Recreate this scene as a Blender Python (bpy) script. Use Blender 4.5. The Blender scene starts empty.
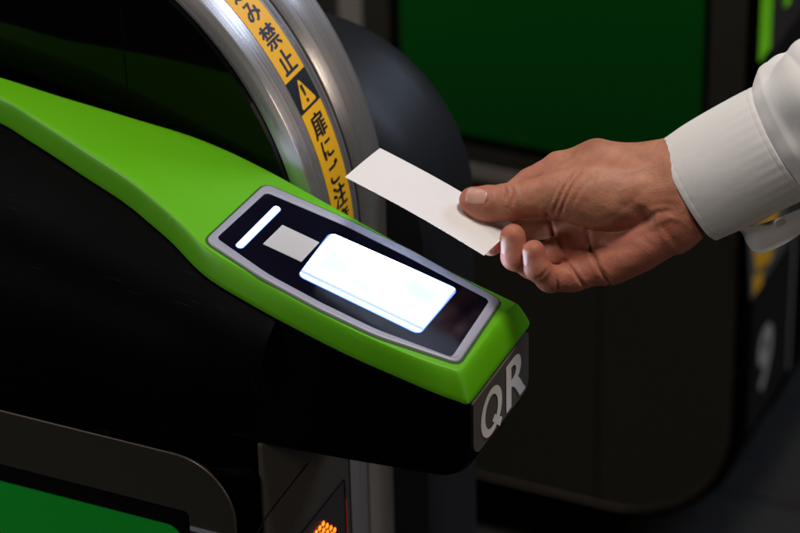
import bpy, bmesh, math, random
import numpy as np
from mathutils import Vector, Matrix

random.seed(7); rng = np.random.RandomState(5)
SC = bpy.context.scene
COL = SC.collection
R = math.radians

# ------------------------------------------------------------------ camera geometry
PHI, TH, ROLL, D0 = R(25), R(31.5), R(1.4), 2.1
FPX = 1500 * D0
f_ = np.array([-math.sin(PHI)*math.cos(TH), math.cos(PHI)*math.cos(TH), -math.sin(TH)])
r0 = np.array([math.cos(PHI), math.sin(PHI), 0.0]); u0 = np.cross(r0, f_)
r_ = r0*math.cos(ROLL) - u0*math.sin(ROLL)
u_ = u0*math.cos(ROLL) + r0*math.sin(ROLL)
O = np.array([0, 0, 1.0])
CAM = O - D0*(f_ + r_*(377-400)/FPX - u_*(285-266.5)/FPX)
def ray(x, y): return f_ + r_*(x-400)/FPX - u_*(y-266.5)/FPX
def at(x, y, n, p0):
    d = ray(x, y); n = np.array(n, float)
    return CAM + d*(np.dot(np.array(p0)-CAM, n)/np.dot(d, n))
def atX(x, y, X): return at(x, y, (1, 0, 0), (X, 0, 0))
def atY(x, y, Y): return at(x, y, (0, 1, 0), (0, Y, 0))
TAU = R(15.5)
PL = np.array([math.cos(TAU), 0, -math.sin(TAU)]); PN = np.array([math.sin(TAU), 0, math.cos(TAU)])
def atP(x, y, off=0.0): return at(x, y, PN, O+PN*off)
def hz(x):
    t1, t0, xa, xb = math.tan(TAU), math.tan(R(3)), -0.12, -0.4
    if x >= xa: return 1-t1*x
    za = 1-t1*xa
    if x >= xb:
        s = (xa-x)/(xa-xb); return za+(xa-x)*(t1+(t0-t1)*s/2)
    return za+(xa-xb)*(t1+t0)/2+(xb-x)*t0
def hit(x, y, off=0.0):
    d = ray(x, y); lo, hi = .5, 6
    for _ in range(50):
        m = (lo+hi)/2; P = CAM+d*m
        if P[2] > hz(P[0])+off: lo = m
        else: hi = m
    return CAM+d*lo

# ------------------------------------------------------------------ helpers
def link(o, parent=None):
    COL.objects.link(o)
    if parent is not None: o.parent = parent
    return o
def tag(o, label=None, cat=None, group=None, kind=None):
    for k, v in (('label', label), ('category', cat), ('group', group), ('kind', kind)):
        if v: o[k] = v
    return o
def empty(name, loc=(0, 0, 0)):
    o = bpy.data.objects.new(name, None); o.location = loc; o.empty_display_size = .05
    return link(o)
def mesh(name, verts, faces, mats, parent=None, smooth=True, idx=None, sharp=None):
    me = bpy.data.meshes.new(name)
    me.from_pydata([tuple(map(float, v)) for v in verts], [], [tuple(f) for f in faces])
    for m in (mats if isinstance(mats, (list, tuple)) else [mats]): me.materials.append(m)
    if idx is not None: me.polygons.foreach_set('material_index', idx)
    me.polygons.foreach_set('use_smooth', [smooth]*len(me.polygons))
    me.update()
    if sharp is not None:
        bm = bmesh.new(); bm.from_mesh(me)
        bmesh.ops.recalc_face_normals(bm, faces=bm.faces)
        for e in bm.edges:
            if len(e.link_faces) == 2 and e.calc_face_angle(0) > R(sharp): e.smooth = False
        bm.to_mesh(me); bm.free()
    o = bpy.data.objects.new(name, me)
    link(o, parent)
    if parent is not None and parent.type == 'EMPTY': pass
    return o
def recalc(o):
    bm = bmesh.new(); bm.from_mesh(o.data)
    bmesh.ops.recalc_face_normals(bm, faces=bm.faces); bm.to_mesh(o.data); bm.free()
def bevel(o, w, seg=3, ang=30):
    m = o.modifiers.new('bevel', 'BEVEL'); m.width = w; m.segments = seg
    m.limit_method = 'ANGLE'; m.angle_limit = R(ang)
    return o
def grid(rows, close_u=False):
    """rows: list of equal-length point lists"""
    n = len(rows[0]); V = [p for r in rows for p in r]; F = []
    for i in range(len(rows)-1):
        for j in range(n if close_u else n-1):
            k = (j+1) % n
            F.append((i*n+j, i*n+k, (i+1)*n+k, (i+1)*n+j))
    return V, F
def join(parts):
    V, F = [], []
    for v, f in parts:
        b = len(V); V += list(v); F += [tuple(i+b for i in q) for q in f]
    return V, F
def boxvf(x0, x1, y0, y1, z0, z1):
    V = [(x, y, z) for x in (x0, x1) for y in (y0, y1) for z in (z0, z1)]
    return V, [(0, 1, 3, 2), (4, 6, 7, 5), (0, 4, 5, 1), (2, 3, 7, 6), (0, 2, 6, 4), (1, 5, 7, 3)]
def resample(pts, n):
    P = np.array(pts, float); L = np.r_[0, np.cumsum(np.linalg.norm(np.diff(P, axis=0), axis=1))]
    # Catmull-Rom smoothing through a chord parameter
    out = []
    for s in np.linspace(0, L[-1], n):
        i = min(max(np.searchsorted(L, s)-1, 0), len(P)-2)
        t = (s-L[i])/(L[i+1]-L[i])
        p0 = P[max(i-1, 0)]; p1 = P[i]; p2 = P[i+1]; p3 = P[min(i+2, len(P)-1)]
        d = L[i+1]-L[i]
        m1 = (p2-p0)/((L[i+1]-L[max(i-1, 0)]) or 1)*d; m2 = (p3-p1)/((L[min(i+2, len(P)-1)]-L[i]) or 1)*d
        h00 = 2*t**3-3*t**2+1; h10 = t**3-2*t**2+t; h01 = -2*t**3+3*t**2; h11 = t**3-t**2
        out.append(h00*p1+h10*m1+h01*p2+h11*m2)
    return out
def roundpoly(pts, rads, seg=8):
    """2D polygon with rounded corners"""
    out = []; n = len(pts)
    for i in range(n):
        p = np.array(pts[i], float); a = np.array(pts[i-1], float); b = np.array(pts[(i+1) % n], float)
        rr = rads[i] if isinstance(rads, (list, tuple)) else rads
        if rr <= 0: out.append(p); continue
        da = (a-p)/np.linalg.norm(a-p); db = (b-p)/np.linalg.norm(b-p)
        ang = math.acos(max(-1, min(1, float(da@db)))); t = rr/math.tan(ang/2)
        t = min(t, .49*np.linalg.norm(a-p), .49*np.linalg.norm(b-p)); rr = t*math.tan(ang/2)
        c = p+(da+db)/np.linalg.norm(da+db)*rr/math.sin(ang/2)
        va = p+da*t-c; vb = p+db*t-c
        for k in range(seg+1):
            s = k/seg; w = ang_ = math.pi-ang
            va_ = (math.sin((1-s)*w)*va+math.sin(s*w)*vb)/math.sin(w) if w > 1e-4 else va
            out.append(c+va_)
    return out
def prism(pts3a, pts3b):
    n = len(pts3a); V = list(pts3a)+list(pts3b)
    F = [tuple(range(n))[::-1], tuple(range(n, 2*n))]
    for i in range(n): j = (i+1) % n; F.append((i, j, n+j, n+i))
    return V, F
def tube(pts, rad, seg=8, closed=False):
    P = [np.array(p, float) for p in pts]; n = len(P); rows = []
    up = np.array([.13, .21, .97])
    for i in range(n):
        a = P[max(i-1, 0)] if not closed else P[i-1]; b = P[min(i+1, n-1)] if not closed else P[(i+1) % n]
        t = b-a; t /= np.linalg.norm(t); s = np.cross(t, up); s /= np.linalg.norm(s); w = np.cross(s, t)
        rr = rad[i] if hasattr(rad, '__len__') else rad
        rows.append([P[i]+rr*(math.cos(q)*s+math.sin(q)*w) for q in np.linspace(0, 2*math.pi, seg, endpoint=False)])
    if closed: rows.append(rows[0])
    return grid(rows, True)

# ------------------------------------------------------------------ materials
def mat(name, col, rough=.5, metal=0.0, spec=.5, bump=None, emit=None, coat=0, var=None, rvar=None, aniso=0, sss=0):
    m = bpy.data.materials.new(name); m.use_nodes = True; nt = m.node_tree; N = nt.nodes; L = nt.links
    b = N['Principled BSDF']
    b.inputs['Base Color'].default_value = (*col, 1); b.inputs['Roughness'].default_value = rough
    b.inputs['Metallic'].default_value = metal; b.inputs['Specular IOR Level'].default_value = spec
    b.inputs['Coat Weight'].default_value = coat; b.inputs['Coat Roughness'].default_value = .08
    if aniso: b.inputs['Anisotropic'].default_value = aniso
    tc = N.new('ShaderNodeTexCoord')
    if emit: b.inputs['Emission Color'].default_value = (*emit[0], 1); b.inputs['Emission Strength'].default_value = emit[1]
    if var:   # (scale, amount) colour mottling
        nz = N.new('ShaderNodeTexNoise'); nz.inputs['Scale'].default_value = var[0]; nz.inputs['Detail'].default_value = 6
        L.new(tc.outputs['Object'], nz.inputs['Vector'])
        mx = N.new('ShaderNodeMix'); mx.data_type = 'RGBA'
        mx.inputs['A'].default_value = (*[c*(1-var[1]) for c in col], 1); mx.inputs['B'].default_value = (*[min(1, c*(1+var[1])) for c in col], 1)
        L.new(nz.outputs['Fac'], mx.inputs['Factor']); L.new(mx.outputs['Result'], b.inputs['Base Color'])
    if rvar:  # (scale, lo, hi) smudges in the gloss
        nz = N.new('ShaderNodeTexNoise'); nz.inputs['Scale'].default_value = rvar[0]; nz.inputs['Detail'].default_value = 5
        L.new(tc.outputs['Object'], nz.inputs['Vector'])
        mr = N.new('ShaderNodeMapRange'); mr.inputs['From Min'].default_value = .35; mr.inputs['From Max'].default_value = .65
        mr.inputs['To Min'].default_value = rvar[1]; mr.inputs['To Max'].default_value = rvar[2]
        L.new(nz.outputs['Fac'], mr.inputs['Value']); L.new(mr.outputs['Result'], b.inputs['Roughness'])
    if bump:  # (scale, strength, distance)
        nz = N.new('ShaderNodeTexNoise'); nz.inputs['Scale'].default_value = bump[0]; nz.inputs['Detail'].default_value = 4
        L.new(tc.outputs['Object'], nz.inputs['Vector'])
        bp = N.new('ShaderNodeBump'); bp.inputs['Strength'].default_value = bump[1]; bp.inputs['Distance'].default_value = bump[2]
        L.new(nz.outputs['Fac'], bp.inputs['Height']); L.new(bp.outputs['Normal'], b.inputs['Normal'])
    return m

M = {}
M['green'] = mat('green_plastic', (.105, .405, .004), .4, spec=.35, rvar=(9, .36, .48), bump=(260, .05, .0006), var=(14, .05))
def scratches(m, col, amt):
    nt = m.node_tree; N = nt.nodes; L = nt.links; b = N['Principled BSDF']
    tc = N.new('ShaderNodeTexCoord'); out = None
    for rot, sc in (((.2, .1, .5), (30, 900, 30)), ((.1, .3, -.9), (24, 1100, 24))):
        mp = N.new('ShaderNodeMapping'); mp.inputs['Rotation'].default_value = rot; mp.inputs['Scale'].default_value = sc
        L.new(tc.outputs['Object'], mp.inputs['Vector'])
        nz = N.new('ShaderNodeTexNoise'); nz.inputs['Scale'].default_value = 1; nz.inputs['Detail'].default_value = 2; L.new(mp.outputs[0], nz.inputs['Vector'])
        mr = N.new('ShaderNodeMapRange'); mr.inputs['From Min'].default_value = .70; mr.inputs['From Max'].default_value = .76; L.new(nz.outputs['Fac'], mr.inputs['Value'])
        if out is None: out = mr.outputs[0]
        else:
            a = N.new('ShaderNodeMath'); a.operation = 'MAXIMUM'; L.new(out, a.inputs[0]); L.new(mr.outputs[0], a.inputs[1]); out = a.outputs[0]
    ml = N.new('ShaderNodeMath'); ml.operation = 'MULTIPLY'; ml.inputs[1].default_value = amt; L.new(out, ml.inputs[0])
    mx = N.new('ShaderNodeMix'); mx.data_type = 'RGBA'; mx.inputs['B'].default_value = (*col, 1); L.new(ml.outputs[0], mx.inputs['Factor'])
    src = b.inputs['Base Color'].links
    if src: L.new(src[0].from_socket, mx.inputs['A'])
    else: mx.inputs['A'].default_value = b.inputs['Base Color'].default_value
    L.new(mx.outputs['Result'], b.inputs['Base Color'])
scratches(M['green'], (.22, .5, .12), .35)
M['black'] = mat('black_plastic', (.001, .001, .0013), .5, spec=.025, rvar=(8, .44, .58), bump=(300, .08, .0006))
M['black_nose'] = mat('black_nose_plastic', (.001, .001, .0013), .5, spec=.025)
M['bezel'] = mat('silver_bezel', (.34, .34, .42), .45, metal=.15, spec=.4)
M['panelglass'] = mat('black_glass', (.0035, .0035, .009), .12, spec=.18, rvar=(20, .08, .2))
M['plate'] = mat('brown_grey_plate', (.095, .085, .072), .5, spec=.3, var=(30, .12), bump=(500, .1, .0004))
M['letter'] = mat('pale_lettering', (.80, .76, .74), .6)
M['label'] = mat('white_label', (.50, .50, .53), .5)
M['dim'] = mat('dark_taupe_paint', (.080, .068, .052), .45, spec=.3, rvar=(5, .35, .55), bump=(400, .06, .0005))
M['side'] = mat('dark_side_panel', (.030, .028, .022), .38, spec=.35, rvar=(4, .3, .48), bump=(350, .06, .0005))
M['seam'] = mat('seam_black', (.002, .002, .002), .6, spec=.08)
M['trim'] = mat('brown_metal_trim', (.17, .125, .095), .38, metal=.7)
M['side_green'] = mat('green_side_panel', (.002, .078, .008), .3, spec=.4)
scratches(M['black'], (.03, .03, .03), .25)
M['side_green_lit'] = mat('light_green_side_panel', (.005, .42, .03), .3, spec=.4)  # stronger light on the near panel is put into this brighter green
M['hood'] = mat('dark_hood_plastic', (.012, .0125, .015), .48, spec=.25, rvar=(10, .38, .5), bump=(350, .1, .0006))
M['smoke'] = mat('smoked_glass', (.0012, .0014, .0014), .07, spec=.2)
M['yellow'] = mat('yellow_sticker', (.86, .44, .008), .5)
M['ink'] = mat('black_ink', (.008, .008, .012), .5)
M['navy'] = mat('navy_ink', (.012, .016, .05), .5)
M['lamp'] = mat('status_light_glow', (.8, .85, 1), .3, emit=((.82, .91, 1), 6))
M['orange'] = mat('orange_led', (.8, .2, .02), .4, emit=((1, .17, .01), 3.2))
M['orange_dim'] = mat('red_edge_glow', (.3, .02, .01), .5, emit=((1, .03, .01), .22))
M['greenled'] = mat('green_led', (.2, .8, .02), .4, emit=((.14, .36, .0), .15))
M['led_face'] = mat('smoked_display_face', (.045, .036, .034), .35, spec=.4)
M['paper'] = mat('white_paper', (.74, .71, .705), .75, spec=.25, bump=(900, .08, .0003), var=(60, .03))

def window_mat():
    m = bpy.data.materials.new('lit_scanner_window'); m.use_nodes = True; nt = m.node_tree; N = nt.nodes; L = nt.links
    b = N['Principled BSDF']; b.inputs['Base Color'].default_value = (.05, .05, .06, 1); b.inputs['Roughness'].default_value = .25
    uv = N.new('ShaderNodeUVMap'); sp = N.new('ShaderNodeSeparateXYZ'); L.new(uv.outputs['UV'], sp.inputs[0])
    nz = N.new('ShaderNodeTexNoise'); nz.inputs['Scale'].default_value = 2.4; nz.inputs['Detail'].default_value = 3
    L.new(uv.outputs['UV'], nz.inputs['Vector'])
    def mth(op, a, b_=None, clamp=False):
        n = N.new('ShaderNodeMath'); n.operation = op; n.use_clamp = clamp
        for i, v in enumerate((a, b_)):
            if v is None: continue
            if isinstance(v, (int, float)): n.inputs[i].default_value = v
            else: L.new(v, n.inputs[i])
        return n.outputs[0]
    # distance of the point from the four rims in uv
    ax = mth('ABSOLUTE', mth('SUBTRACT', sp.outputs[0], .5)); ay = mth('ABSOLUTE', mth('SUBTRACT', sp.outputs[1], .5))
    ex = mth('MULTIPLY', mth('SUBTRACT', .5, ax), 1.7); ey = mth('SUBTRACT', .5, ay)
    d = mth('MINIMUM', ex, ey)
    cr = N.new('ShaderNodeValToRGB'); L.new(d, cr.inputs[0]); e = cr.color_ramp
    e.elements[0].position = 0; e.elements[0].color = (.003, .008, .028, 1)
    e.elements[1].position = .045; e.elements[1].color = (.60, .74, 1, 1)
    x = e.elements.new(.018); x.color = (.014, .02, .03, 1)
    # faint cyan glass area in the middle
    mx = N.new('ShaderNodeMix'); mx.data_type = 'RGBA'; mx.inputs['B'].default_value = (.0208, .0253, .0247, 1)
    L.new(cr.outputs[0], mx.inputs['A'])
    inn = mth('MULTIPLY', mth('GREATER_THAN', d, .17), mth('ADD', .989, mth('MULTIPLY', mth('MULTIPLY', mth('SUBTRACT', nz.outputs['Fac'], .28), 3.0, True), .011)), True)
    L.new(inn, mx.inputs['Factor'])
    # thin blue line just inside the near rim
    near = mth('MULTIPLY', mth('COMPARE', sp.outputs[1], .085), 1)
    cmpn = N.new('ShaderNodeMath'); cmpn.operation = 'COMPARE'; L.new(sp.outputs[1], cmpn.inputs[0]); cmpn.inputs[1].default_value = .095; cmpn.inputs[2].default_value = .032
    cm2 = N.new('ShaderNodeMath'); cm2.operation = 'COMPARE'; L.new(sp.outputs[0], cm2.inputs[0]); cm2.inputs[1].default_value = .968; cm2.inputs[2].default_value = .006
    mx2 = N.new('ShaderNodeMix'); mx2.data_type = 'RGBA'; mx2.inputs['B'].default_value = (.0125, .0180, .0245, 1)
    L.new(mx.outputs['Result'], mx2.inputs['A']); L.new(mth('MAXIMUM', cmpn.outputs[0], mth('MULTIPLY', cm2.outputs[0], .5)), mx2.inputs['Factor'])
    L.new(mx2.outputs['Result'], b.inputs['Emission Color']); b.inputs['Emission Strength'].default_value = 40.0
    return m
M['window'] = window_mat()
M['window_rim'] = mat('bright_window_rim', (.6, .7, .9), .2, emit=((.40, .66, 1), 2.0))
M['glow_slot'] = mat('blue_slot_edge', (.2, .3, .6), .2, emit=((.05, .16, 1), 1.0))

def steel_mat():
    m = bpy.data.materials.new('brushed_steel'); m.use_nodes = True; nt = m.node_tree; N = nt.nodes; L = nt.links
    b = N['Principled BSDF']; b.inputs['Base Color'].default_value = (.62, .58, .56, 1); b.inputs['Metallic'].default_value = .8
    uv = N.new('ShaderNodeUVMap'); mp = N.new('ShaderNodeMapping'); mp.inputs['Scale'].default_value = (260, 4, 1)
    L.new(uv.outputs['UV'], mp.inputs['Vector'])
    nz = N.new('ShaderNodeTexNoise'); nz.inputs['Scale'].default_value = 1; nz.inputs['Detail'].default_value = 5; L.new(mp.outputs[0], nz.inputs['Vector'])
    mr = N.new('ShaderNodeMapRange'); mr.inputs['From Min'].default_value = .3; mr.inputs['From Max'].default_value = .7; mr.inputs['To Min'].default_value = .18; mr.inputs['To Max'].default_value = .50
    L.new(nz.outputs['Fac'], mr.inputs['Value']); L.new(mr.outputs[0], b.inputs['Roughness'])
    b.inputs['Anisotropic'].default_value = .75
    tg = N.new('ShaderNodeTangent'); tg.direction_type = 'UV_MAP'; L.new(tg.outputs[0], b.inputs['Tangent'])
    bp = N.new('ShaderNodeBump'); bp.inputs['Strength'].default_value = .45; bp.inputs['Distance'].default_value = .0003
    L.new(nz.outputs['Fac'], bp.inputs['Height']); L.new(bp.outputs[0], b.inputs['Normal'])
    return m
M['steel'] = steel_mat()
M['groove'] = mat('dark_groove', (.02, .018, .018), .5)

def floor_mat():
    m = bpy.data.materials.new('floor_tiles'); m.use_nodes = True; nt = m.node_tree; N = nt.nodes; L = nt.links
    b = N['Principled BSDF']; tc = N.new('ShaderNodeTexCoord')
    br = N.new('ShaderNodeTexBrick'); br.offset = 0; br.inputs['Scale'].default_value = 1
    br.inputs['Color1'].default_value = (.060, .058, .054, 1); br.inputs['Color2'].default_value = (.050, .049, .046, 1); br.inputs['Mortar'].default_value = (.02, .02, .02, 1)
    br.inputs['Brick Width'].default_value = .3; br.inputs['Row Height'].default_value = .3; br.inputs['Mortar Size'].default_value = .003
    L.new(tc.outputs['Object'], br.inputs['Vector'])
    nz = N.new('ShaderNodeTexNoise'); nz.inputs['Scale'].default_value = 40; nz.inputs['Detail'].default_value = 8; L.new(tc.outputs['Object'], nz.inputs['Vector'])
    mx = N.new('ShaderNodeMix'); mx.data_type = 'RGBA'; mx.blend_type = 'MULTIPLY'; mx.inputs['Factor'].default_value = .6
    L.new(br.outputs['Color'], mx.inputs['A']); L.new(nz.outputs['Color'], mx.inputs['B']); L.new(mx.outputs['Result'], b.inputs['Base Color'])
    b.inputs['Roughness'].default_value = .32
    return m
M['floor'] = floor_mat()

# ------------------------------------------------------------------ text -> mesh
def text_vf(s, offset=0.0, res=6):
    cu = bpy.data.curves.new('t', 'FONT'); cu.body = s; cu.size = 1; cu.align_x = 'CENTER'; cu.offset = offset
    cu.resolution_u = res
    o = bpy.data.objects.new('t', cu); COL.objects.link(o)
    bpy.context.view_layer.update()
    me = o.evaluated_get(bpy.context.evaluated_depsgraph_get()).to_mesh()
    bm = bmesh.new(); bm.from_mesh(me); bmesh.ops.triangulate(bm, faces=bm.faces)
    V = np.array([v.co[:2] for v in bm.verts]) if len(bm.verts) else np.zeros((0, 2)); F = [tuple(v.index for v in q.verts) for q in bm.faces]
    bm.free(); bpy.data.objects.remove(o); bpy.data.curves.remove(cu)
    if len(V):
        V[:, 0] -= (V[:, 0].min()+V[:, 0].max())/2; V[:, 1] -= (V[:, 1].min()+V[:, 1].max())/2
    return V, F

# ==================================================================== the gate
ORG = np.array([0., 0., 0.])
gate = empty('ticket_gate', (-.4, 0, 0))
def part(name, V, F, m, parent=None, **k):
    """a mesh under the gate; vertices given in world coordinates"""
    p = parent or gate
    if p is gate: V = [np.array(v, float)-np.array((-.4, 0, 0)) for v in V]
    else: V = [np.array(v, float)-np.array((-.4, 0, 0)) for v in V]
    o = mesh(name, V, F, m, p, **k)
    return o

XF = .088          # nose front plane
DROP = .0175
far_px = [(-60, 62), (0, 78), (60, 97), (130, 118), (200, 140), (265, 170), (330, 206), (400, 245), (460, 277), (500, 296.5), (515, 304)]
near_px = [(-60, 76), (0, 97), (30, 115), (60, 134), (86, 151), (130, 180), (180, 222), (205, 246), (250, 273), (300, 302), (365, 335), (420, 358), (452, 368)]
low_px = [(-60, 90), (0, 115), (25, 124), (50, 140), (100, 178), (140, 214), (170, 240), (205, 275), (250, 303), (300, 330), (350, 355), (400, 377), (440, 394), (460, 401)]
NS = 90
far = resample([hit(*p) for p in far_px], NS)
near = resample([hit(*p) for p in near_px], NS)
low = resample([hit(*p, -DROP) for p in low_px], NS)
# carry on behind the frame's left edge
def extend(P, xs, yy):
    out = [np.array([x, y, 0.]) for x, y in zip(xs, yy)]
    return out
ext_x = [-.86, -.74, -.62, -.5, -.42]
def zfix(P, off=0): return [np.array([p[0], p[1], hz(p[0])+off]) for p in P]
far = zfix([np.array([x, .045, 0]) for x in ext_x]+far)
near = zfix([np.array([x, .027+.01*(i > 3), 0]) for i, x in enumerate(ext_x)]+near)
low = zfix([np.array([x, .030+.01*(i > 3), 0]) for i, x in enumerate(ext_x)]+low, -DROP)
# near/low sanity: keep low outside near
for i in range(len(low)):
    yn = np.interp(low[i][0], [p[0] for p in near], [p[1] for p in near])
    low[i][1] = min(low[i][1], yn-.004)
# corners + front (crease loop and lower loop)
def arc(p, q, c, n):    # rounded corner from p to q bulging to c (quadratic)
    p, q, c = map(lambda a: np.array(a, float), (p, q, c))
    return [(1-t)**2*p+2*t*(1-t)*c+t*t*q for t in np.linspace(0, 1, n)]
cf = far[-1]; cn = near[-1]
xc = XF-.0095
crease_tip = arc(cf, (xc, cf[1]-.010, 0), (xc, cf[1], 0), 8)[1:]+[np.array([xc, cf[1]-.010+(cn[1]+.007-cf[1]+.010)*t, 0]) for t in np.linspace(0, 1, 12)[1:]]+arc((xc, cn[1]+.007, 0), cn, (xc, cn[1], 0), 8)[1:-1]
crease_tip = zfix(crease_tip)
cl = low[-1]
farlow = zfix([p+np.array([0, .0095+.005*max(0, (p[0]-.0)/.09)**2, 0]) for p in far], -DROP)
fl = farlow[-1]
low_tip = arc(fl, (XF, fl[1]-.009, 0), (XF, fl[1], 0), 8)[1:]+[np.array([XF, fl[1]-.009+(cl[1]+.006-fl[1]+.009)*t, 0]) for t in np.linspace(0, 1, 12)[1:]]+arc((XF, cl[1]+.006, 0), cl, (XF, cl[1]-.001, 0), 8)[1:-1]
low_tip = zfix(low_tip, -DROP)
crease = far+crease_tip+near[::-1]
lower = farlow+low_tip+low[::-1]
nL = len(crease); assert nL == len(lower)
rows = []
for uu in (0, .02, .06, .12, .2, .35, .55, .75, .9, 1.0, .985):
    row = []
    for a, b in zip(crease, lower):
        h = uu; v = uu**1.65
        p = a+(b-a)*h; p = np.array([p[0], p[1], a[2]+(b[2]-a[2])*v])
        row.append(p)
    rows.append(row)
for p in range(nL): rows[-1][p] = rows[-2][p]*.97+rows[0][p]*.03+np.array([0, 0, -.0015])
V, F = grid(rows)
# top face : ruled strips far<->near, surface z = hz(x)
n1 = len(far); half = len(crease_tip)//2
A = crease[:n1+half]; B = crease[::-1][:n1+half]
tops = []
for k in range(9):
    t = k/8
    rr = []
    for a, b in zip(A, B):
        p = a+(b-a)*t; rr.append(np.array([p[0], p[1], hz(p[0])]))
    tops.append(rr)
V2, F2 = grid(tops)
V, F = join([(V, F), (V2, F2)])
cover = part('top_cover', V, F, M['green'])
bm = bmesh.new(); bm.from_mesh(cover.data); bmesh.ops.remove_doubles(bm, verts=bm.verts, dist=1e-5)
bmesh.ops.recalc_face_normals(bm, faces=bm.faces)
for e in bm.edges:
    if len(e.link_faces) == 2 and e.calc_face_angle(0) > R(40): e.smooth = False
bm.to_mesh(cover.data); bm.free()

# ---- black nose housing under the cover
def nose_bottom(x):
    z = .886+.006*(x+.08)/.15
    if x > XF-.022:
        t = min(1, (x-(XF-.022))/.022); z += .024*(1-math.sqrt(max(0, 1-t*t)))
    return z
nrows = []
loop = lower
for k in range(15):
    t = k/14; row = []
    for i, p in enumerate(loop):
        x, y = p[0], p[1]
        inset = .0012
        z0 = p[2]-.0005; zb = nose_bottom(x)
        s = 1
        cy = .0
        yy = y-math.copysign(inset, y-cy)
        # soft turned-in lower edge
        ro = .010; dz = (z0-zb)*t
        z = z0-dz
        e = max(0, ro-(z-zb))/ro
        tuck = ro*(1-math.sqrt(max(0, 1-e*e)))
        yy2 = yy-math.copysign(tuck, y-cy)
        if y < 0:
            fr = min(1, max(0, (.035-x)/.10)); fr = fr*fr*(3-2*fr)
            fr *= min(1, max(0, (x+.13)/.05)); yy2 -= .047*fr*t**1.2; z += .031*fr*t
        xx = x-(inset if x > XF-.002 else 0)
        row.append(np.array([xx, yy2, z]))
    nrows.append(row)
n_ = len(loop)
c_row = [np.array([p[0]*.999, .004, p[2]]) for p in nrows[-1]]
nrows.append(c_row)
V, F = grid(nrows)
nose = part('reader_housing', V, F, M['black_nose'], sharp=35)

# ---- QR plate on the nose front
yl, yr = low_tip[-1][1]-.001, fl[1]-.004
zt = hz(XF)-DROP-.001
corners = [atX(470.5, 403, XF), atX(527.5, 326, XF), atX(528, 386, XF), atX(467, 466, XF)]
ya, yb = -.0455, corners[1][1]
zt = .9555; zb1 = float(corners[2][2]); zb0 = float(corners[3][2])
print('plate', ya, yb, zt, zb0, zb1, fl[1])
pp = roundpoly([(ya, zt), (yb, zt), (yb, zb1), (ya, zb0)], [.001, .002, .009, .012])
Pa = [np.array([XF-.004, a, b]) for a, b in pp]; Pb = [np.array([XF+.0008, a, b]) for a, b in pp]
V, F = prism(Pa, Pb); qplate = part('front_plate', V, F, M['plate'], smooth=False)
def glyphs(specs, place, depth_dir, th=.0006):
    """specs: (char, cx, cy, width, height, offset); place(u,v)->3D"""
    parts = []
    for ch, cx, cy, w, h, off in specs:
        Vt, Ft = text_vf(ch, off)
        if not len(Vt): continue
        sx = w/(Vt[:, 0].max()-Vt[:, 0].min()); sy = h/(Vt[:, 1].max()-Vt[:, 1].min())
        P3 = [np.array(place(cx+a*sx, cy+b*sy)) for a, b in Vt]
        parts.append((P3, Ft))
    return join(parts)
qc = (atX(490, 411, XF)+0); rc = atX(515, 375, XF)
def qpl(a, b): return (XF+.0014, a, b)
qw = abs(atX(504, 390, XF)[1]-atX(477, 427, XF)[1])
qc, rc = atX(490, 412, XF), atX(514, 377.5, XF)
def ringpoly(cy, cz, a0, b0, a1, b1, x, n=48):
    Vr = [(x, cy+a0*math.cos(q), cz+b0*math.sin(q)) for q in np.linspace(0, 2*math.pi, n, endpoint=False)]+[(x, cy+a1*math.cos(q), cz+b1*math.sin(q)) for q in np.linspace(0, 2*math.pi, n, endpoint=False)]
    return Vr, [(i, (i+1) % n, n+(i+1) % n, n+i) for i in range(n)]
qy, qz = float(qc[1]), float(qc[2])+.0008
Q1 = ringpoly(qy, qz, .0180, .0180, .0108, .0126, XF+.0012)
tl = [(.0020, -.0066), (.0062, -.0102), (.0175, -.0196), (.0128, -.0226), (-.0012, -.0112)]
tl = [(.0010, -.0085), (.0052, -.0052), (.0182, -.0158), (.0140, -.0205)]
Q2 = ([(XF+.00125, qy+a, qz+b) for a, b in tl], [(0, 1, 2, 3)])
V, F = join([Q1, Q2])
for k, (dx, dz) in enumerate(((0, 0), (.0016, .0006), (-.0016, .0006), (.0016, -.0006), (-.0016, -.0006), (.0016, 0), (-.0016, 0))):
    v_, g_ = glyphs([('R', float(rc[1])+dx, float(rc[2])+dz, .0305, .0360, 0)], lambda a, b, k=k: (XF+.0012+k*.00004, a, b), None)
    V, F = join([(V, F), (v_, g_)])
part('lettering', V, F, M['letter'], parent=qplate, smooth=False)

# ---- reader bezel, glass, lamp, label, scanner window
def P_(u, v, h): return O+PL*u+np.array([0, 1, 0])*v+PN*h
def uvp(x, y):
    p = atP(x, y)-O; return float(p@PL), float(p[1])
b_out = [(207, 242), (211, 234), (235, 211), (260, 188), (268, 187), (285, 192), (345, 220), (410, 252), (470, 283), (496, 298), (499, 304), (493, 317), (475, 342), (462, 360), (455, 362), (430, 357), (375, 336), (320, 310), (270, 284), (230, 260), (210, 246)]
b_in = [(218, 239), (224, 231), (244, 212), (262, 196), (268, 194), (285, 199), (345, 227), (410, 260), (466, 289), (486, 300), (488, 304), (482, 314), (466, 337), (454, 354), (449, 356), (428, 351), (376, 330), (322, 304), (273, 278), (236, 256), (220, 243)]
def smooth_loop(px, n=120):
    P = [np.array(uvp(*p)) for p in px]; P = P+[P[0], P[1]]
    out = resample([np.array([*p, 0]) for p in P[:-1]], n+1)[:-1]
    return [(p[0], p[1]) for p in out]
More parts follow.
